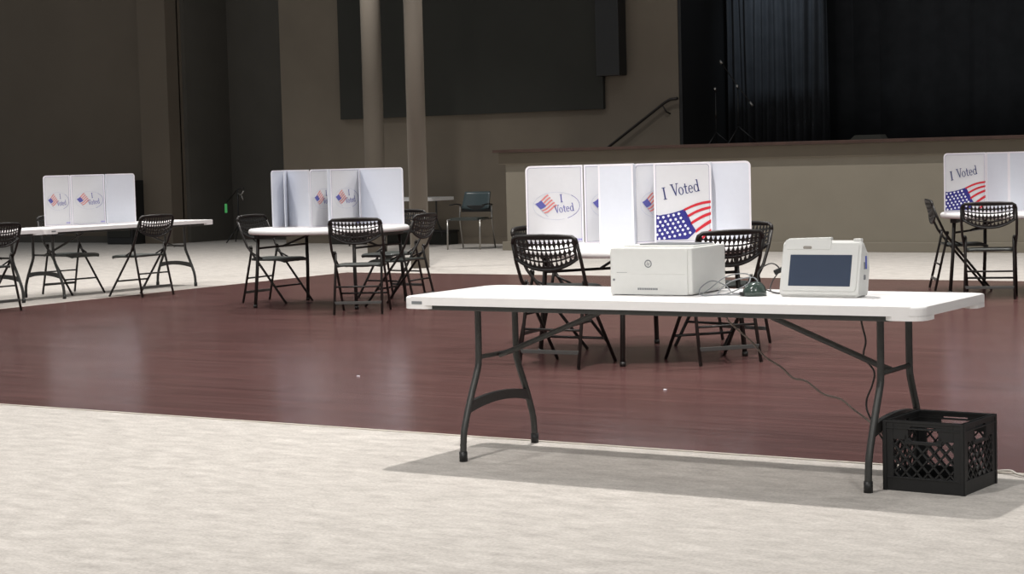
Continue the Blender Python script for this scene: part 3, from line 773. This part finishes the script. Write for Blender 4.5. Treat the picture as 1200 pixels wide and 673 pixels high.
# ------------------------------------------------------------------ touch screen device
t = thing('touch_screen_terminal', 'white desktop voting terminal with a dark tilted touch screen', 'terminal', (-3.335, 7.285, ZF), R(0))
Wd = 0.350
# side outline (y,z): leaning front, stepped back
out = [(0.010, 0.0), (0.0, 0.012), (0.0, 0.02), (0.052, 0.222), (0.062, 0.233), (0.074, 0.230), (0.122, 0.175), (0.136, 0.12), (0.112, 0.012), (0.10, 0.0)]
bm = newbm()
def loft(bm, x0, x1, prof, inset):
    A = []; 
    for xx, k in ((x0, 1), (x0+inset, 0), (x1-inset, 0), (x1, 1)):
        cy = sum(p[0] for p in prof)/len(prof); cz = sum(p[1] for p in prof)/len(prof)
        sc = 0.93 if k else 1.0
        A.append([bm.verts.new((xx, cy+(p[0]-cy)*sc, cz+(p[1]-cz)*sc)) for p in prof])
    for P0, P1 in zip(A, A[1:]):
        n = len(prof)
        for i in range(n):
            bm.faces.new((P0[i], P0[(i+1) % n], P1[(i+1) % n], P1[i]))
    bm.faces.new(list(reversed(A[0]))); bm.faces.new(A[-1])
loft(bm, 0.0, Wd, out, 0.012); obj('housing', bm, 'printer', t)
nrm = Vector((0, -(0.222-0.02), 0.052)).normalized(); upv = Vector((0, 0.052, 0.202)).normalized()
def onface(x_, s_, off): return Vector((x_, 0.0, 0.02)) + upv*s_ + nrm*off
def faceplate(name, x0, x1, s0, s1, off0, off1, mtl, par, rad=0.008, shear=0.0):
    bm = newbm(); pl = rrect(x0, s0, x1, s1, rad, 4)
    A = [bm.verts.new(onface(a, b_, off0)) for a, b_ in pl]; B = [bm.verts.new(onface(a, b_, off1)) for a, b_ in pl]
    n = len(pl); bm.faces.new(A); bm.faces.new(list(reversed(B)))
    for i in range(n): bm.faces.new((A[i], B[i], B[(i+1) % n], A[(i+1) % n]))
    return obj(name, bm, mtl, par)
faceplate('bezel', 0.006, Wd-0.010, 0.006, 0.205, -0.004, 0.004, 'printer', t, 0.014)
faceplate('display', 0.040, Wd-0.036, 0.026, 0.158, 0.000, 0.0052, 'glass', t, 0.002)
faceplate('top_lid', 0.012, Wd*0.62, 0.180, 0.222, -0.006, 0.0065, 'printer', t, 0.010)
bm = newbm(); box(bm, (Wd*0.33, 0.070, 0.236), (Wd*0.55, 0.028, 0.014), 0.005, 0, 0, 0, -0.03); obj('paper_cover', bm, 'printer', t)
bm = newbm(); box(bm, (Wd*0.93, 0.072, 0.232), (0.035, 0.026, 0.016), 0.005); obj('corner_cap', bm, 'printer', t)
faceplate('badge', Wd*0.27, Wd*0.38, 0.182, 0.194, 0.006, 0.0075, 'outlet', t, 0.005)
bm = newbm(); box(bm, (Wd-0.001, 0.092, 0.140), (0.006, 0.014, 0.055), 0.002); obj('side_latch', bm, 'blueplastic', t)
bm = newbm(); box(bm, (Wd-0.001, 0.074, 0.128), (0.006, 0.012, 0.03), 0.002); box(bm, (Wd-0.001, 0.074, 0.080), (0.008, 0.018, 0.02), 0.003); obj('side_port', bm, 'greyink', t)
bm = newbm(); 
for yy in (0.025, 0.075):
    for xx in (0.04, Wd-0.04): box(bm, (xx, yy, 0.0), (0.03, 0.02, 0.004))
obj('rubber_foot', bm, 'black', t, (0, 0, 0.001))

# ------------------------------------------------------------------ mouse, leads
t = thing('computer_mouse', 'glossy dark mouse between the printer and the touch screen', 'mouse', (-3.455, 7.30, ZF), R(35))
bm = newbm(); bmesh.ops.create_uvsphere(bm, u_segments=20, v_segments=12, radius=1)
for v in bm.verts:
    v.co.z = max(v.co.z, 0.0)*0.9
    v.co = Vector((v.co.x*0.052, v.co.y*0.043, 0.060*(v.co.z/0.9)**0.75*(1+0.12*v.co.x)))
for f in bm.faces: f.smooth = True
obj('shell', bm, 'mouse', t)
bm = newbm(); box(bm, (-0.052, 0, 0.010), (0.022, 0.03, 0.016), 0.004); obj('button', bm, 'black', t)
def rope(name, pts, r, mtl, label, cat='cable', n=6):
    bm = newbm(); tube(bm, smooth_path(pts, 6), r, 6)
    return tag(obj(name, bm, mtl), label, cat)
def ztab(x, y, z=0.0045): return (x, y, ZF+z)
pts = [ztab(-3.50, 7.34, 0.01), ztab(-3.56, 7.36), ztab(-3.62, 7.42), ztab(-3.67, 7.46, 0.03), ztab(-3.695, 7.38, 0.055), ztab(-3.695, 7.27, 0.03), ztab(-3.66, 7.22), ztab(-3.60, 7.33), ztab(-3.56, 7.46, 0.04), ztab(-3.60, 7.54, 0.075), ztab(-3.66, 7.46, 0.07), ztab(-3.69, 7.34, 0.02), ztab(-3.67, 7.24), ztab(-3.60, 7.30), ztab(-3.54, 7.36), ztab(-3.52, 7.46, 0.035), ztab(-3.58, 7.55, 0.06), ztab(-3.66, 7.50, 0.045), ztab(-3.66, 7.37), ztab(-3.58, 7.27), ztab(-3.50, 7.28)]
rope('mouse_lead', pts, 0.0026, 'greyink', 'thin grey cable tangled on the table right of the printer')
pts = [ztab(-3.35, 7.43), ztab(-3.42, 7.43, 0.005), ztab(-3.50, 7.46, 0.03), ztab(-3.52, 7.48, 0.09), ztab(-3.47, 7.50, 0.125), ztab(-3.43, 7.50, 0.10), ztab(-3.45, 7.47, 0.05), ztab(-3.44, 7.43, 0.012), ztab(-3.38, 7.40, 0.005), ztab(-3.345, 7.405, 0.03)]
o = rope('device_lead', pts, 0.003, 'cable', 'short dark cable looping up beside the touch screen')
bm = newbm(); box(bm, (-3.43, 7.50, ZF+0.095), (0.05, 0.022, 0.022), 0.005, 0.4, 0, 0, -0.4)
tag(o, o['label'], 'cable'); obj('plug', bm, 'black', o)
rope('power_cable', [(-3.58, 7.44, 0.700), (-3.60, 7.42, 0.665), (-3.634, 7.40, 0.632), (-3.523, 7.4, 0.539), (-3.46, 7.40, 0.475), (-3.385, 7.4, 0.433), (-3.33, 7.4, 0.388), (-3.269, 7.4, 0.376), (-3.192, 7.4, 0.325), (-3.115, 7.4, 0.307), (-3.059, 7.4, 0.267), (-2.98, 7.38, 0.222), (-2.90, 7.44, 0.12), (-2.84, 7.50, 0.006), (-2.70, 7.56, 0.006)], 0.0042, 'cable_grey', 'long grey-brown cable sagging under the foreground table towards the crate')
rope('power_cable', [(-3.03, 7.40, 0.700), (-3.015, 7.4, 0.62), (-3.00, 7.4, 0.554), (-3.01, 7.4, 0.49), (-2.965, 7.4, 0.43), (-2.975, 7.4, 0.37), (-3.00, 7.4, 0.306), (-2.985, 7.39, 0.245), (-2.93, 7.44, 0.12), (-2.86, 7.52, 0.006), (-2.70, 7.60, 0.006)], 0.0040, 'cable', 'thin black cable hanging straight down by the right legs of the foreground table')
rope('floor_cable', [(-2.56, 7.62, 0.008), (-2.52, 7.62, 0.010), (-2.46, 7.60, 0.018), (-2.40, 7.56, 0.009), (-2.2, 7.46, 0.008), (-1.9, 7.40, 0.008)], 0.005, 'cable_white', 'pale cable lying on the floor to the right of the crate')
bm = newbm(); box(bm, (-5.10, 9.57, 0.0065), (0.018, 0.012, 0.006), 0.002)
tag(obj('paper_scrap', bm, 'star'), 'tiny white scrap on the red-brown floor beneath the foreground table', 'scrap')
bm = newbm(); box(bm, (-7.24, 9.50, 0.0065), (0.02, 0.012, 0.006), 0.002)
tag(obj('paper_scrap', bm, 'star'), 'tiny white scrap on the red-brown floor left of the foreground table', 'scrap')

# ------------------------------------------------------------------ milk crate
t = thing('milk_crate', 'black plastic milk crate on the carpet by the right legs', 'crate', (-2.467, 7.060, 0), R(-3))
S_ = 0.335; HC = 0.28; TH = 0.012
def crate_wall(name):
    """one side in local x 0..S, z 0..HC, thickness along y"""
    bm = newbm()
    def bx(x0, z0, x1, z1, th=TH, y0=0): box(bm, ((x0+x1)/2, y0+th/2, (z0+z1)/2), (x1-x0, th, z1-z0), 0.0015)
    bx(0, 0, S_, 0.052, TH+0.004); bx(0, 0.052, 0.042, HC); bx(S_-0.042, 0.052, S_, HC)
    for xx in (0.0, S_-0.014): bx(xx, 0.0, xx+0.014, HC, 0.02, -0.004)
    bx(0.042, 0.258, S_-0.042, HC); bx(0, HC-0.010, S_, HC, 0.020, -0.003); bx(0, HC-0.034, S_, HC-0.028, 0.018, -0.003); bx(0, 0.050, S_, 0.056, 0.018, -0.003)
    bx(0.042, 0.222, 0.105, 0.258); bx(S_-0.105, 0.222, S_-0.042, 0.258)
    bx(0.090, 0.190, 0.105, 0.225); bx(S_-0.105, 0.190, S_-0.090, 0.225)
    bx(0.090, 0.188, S_-0.090, 0.200, 0.018, -0.003)
    bx(0.042, 0.205, 0.100, 0.224)  ; bx(S_-0.100, 0.205, S_-0.042, 0.224)
    # rounded handle ends
    for sx in (0.105, S_-0.105):
        for sz in (0.200, 0.258):
            d_ = 0.012; a = 1 if sx < S_/2 else -1; b_ = 1 if sz < 0.22 else -1
            prism(bm, [(sx, sz), (sx+a*d_, sz), (sx, sz+b_*d_)], 0.0, TH, 0, 'XZ')
    # diagonal lattice
    x0, x1, z0, z1 = 0.042, S_-0.042, 0.054, 0.205
    step = 0.0465
    for sgn in (1, -1):
        c_ = -0.6
        while c_ < 0.9:
            # z = sgn*1.12*(x) + c_
            seg = None; N = 240; run = []
            for k in range(N+1):
                x_ = x0+(x1-x0)*k/N; z_ = sgn*1.12*x_+c_
                ok = z0 <= z_ <= z1 and not (0.092 < x_ < S_-0.092 and z_ > 0.190)
                if ok: run.append((x_, z_))
                if (not ok or k == N) and run:
                    if len(run) > 2:
                        (a, b_), (e, g) = run[0], run[-1]
                        L = math.hypot(e-a, g-b_); box(bm, ((a+e)/2, 0.005, (b_+g)/2), (L+0.003, 0.008, 0.0062), 0, 0, 0, 0, -math.atan2(g-b_, e-a))
                    run = []
            c_ += step*1.12
    return bm
for (lx, ly, rz, nm) in ((-S_, 0, 0, 'side'), (0, 0, 90, 'side'), (0, S_, 180, 'side'), (-S_, S_, 270, 'side')):
    o = obj('side', crate_wall('side'), 'crate', t); o.location = (lx, ly, 0); o.rotation_euler = (0, 0, R(rz))
bm = newbm()
for k in range(9):
    q = 0.02+k*(S_-0.04)/8; box(bm, (-S_/2, q, 0.008), (S_-0.02, 0.008, 0.008)); box(bm, (-q, S_/2, 0.008), (0.008, S_-0.02, 0.008))
obj('bottom_grid', bm, 'crate', t)
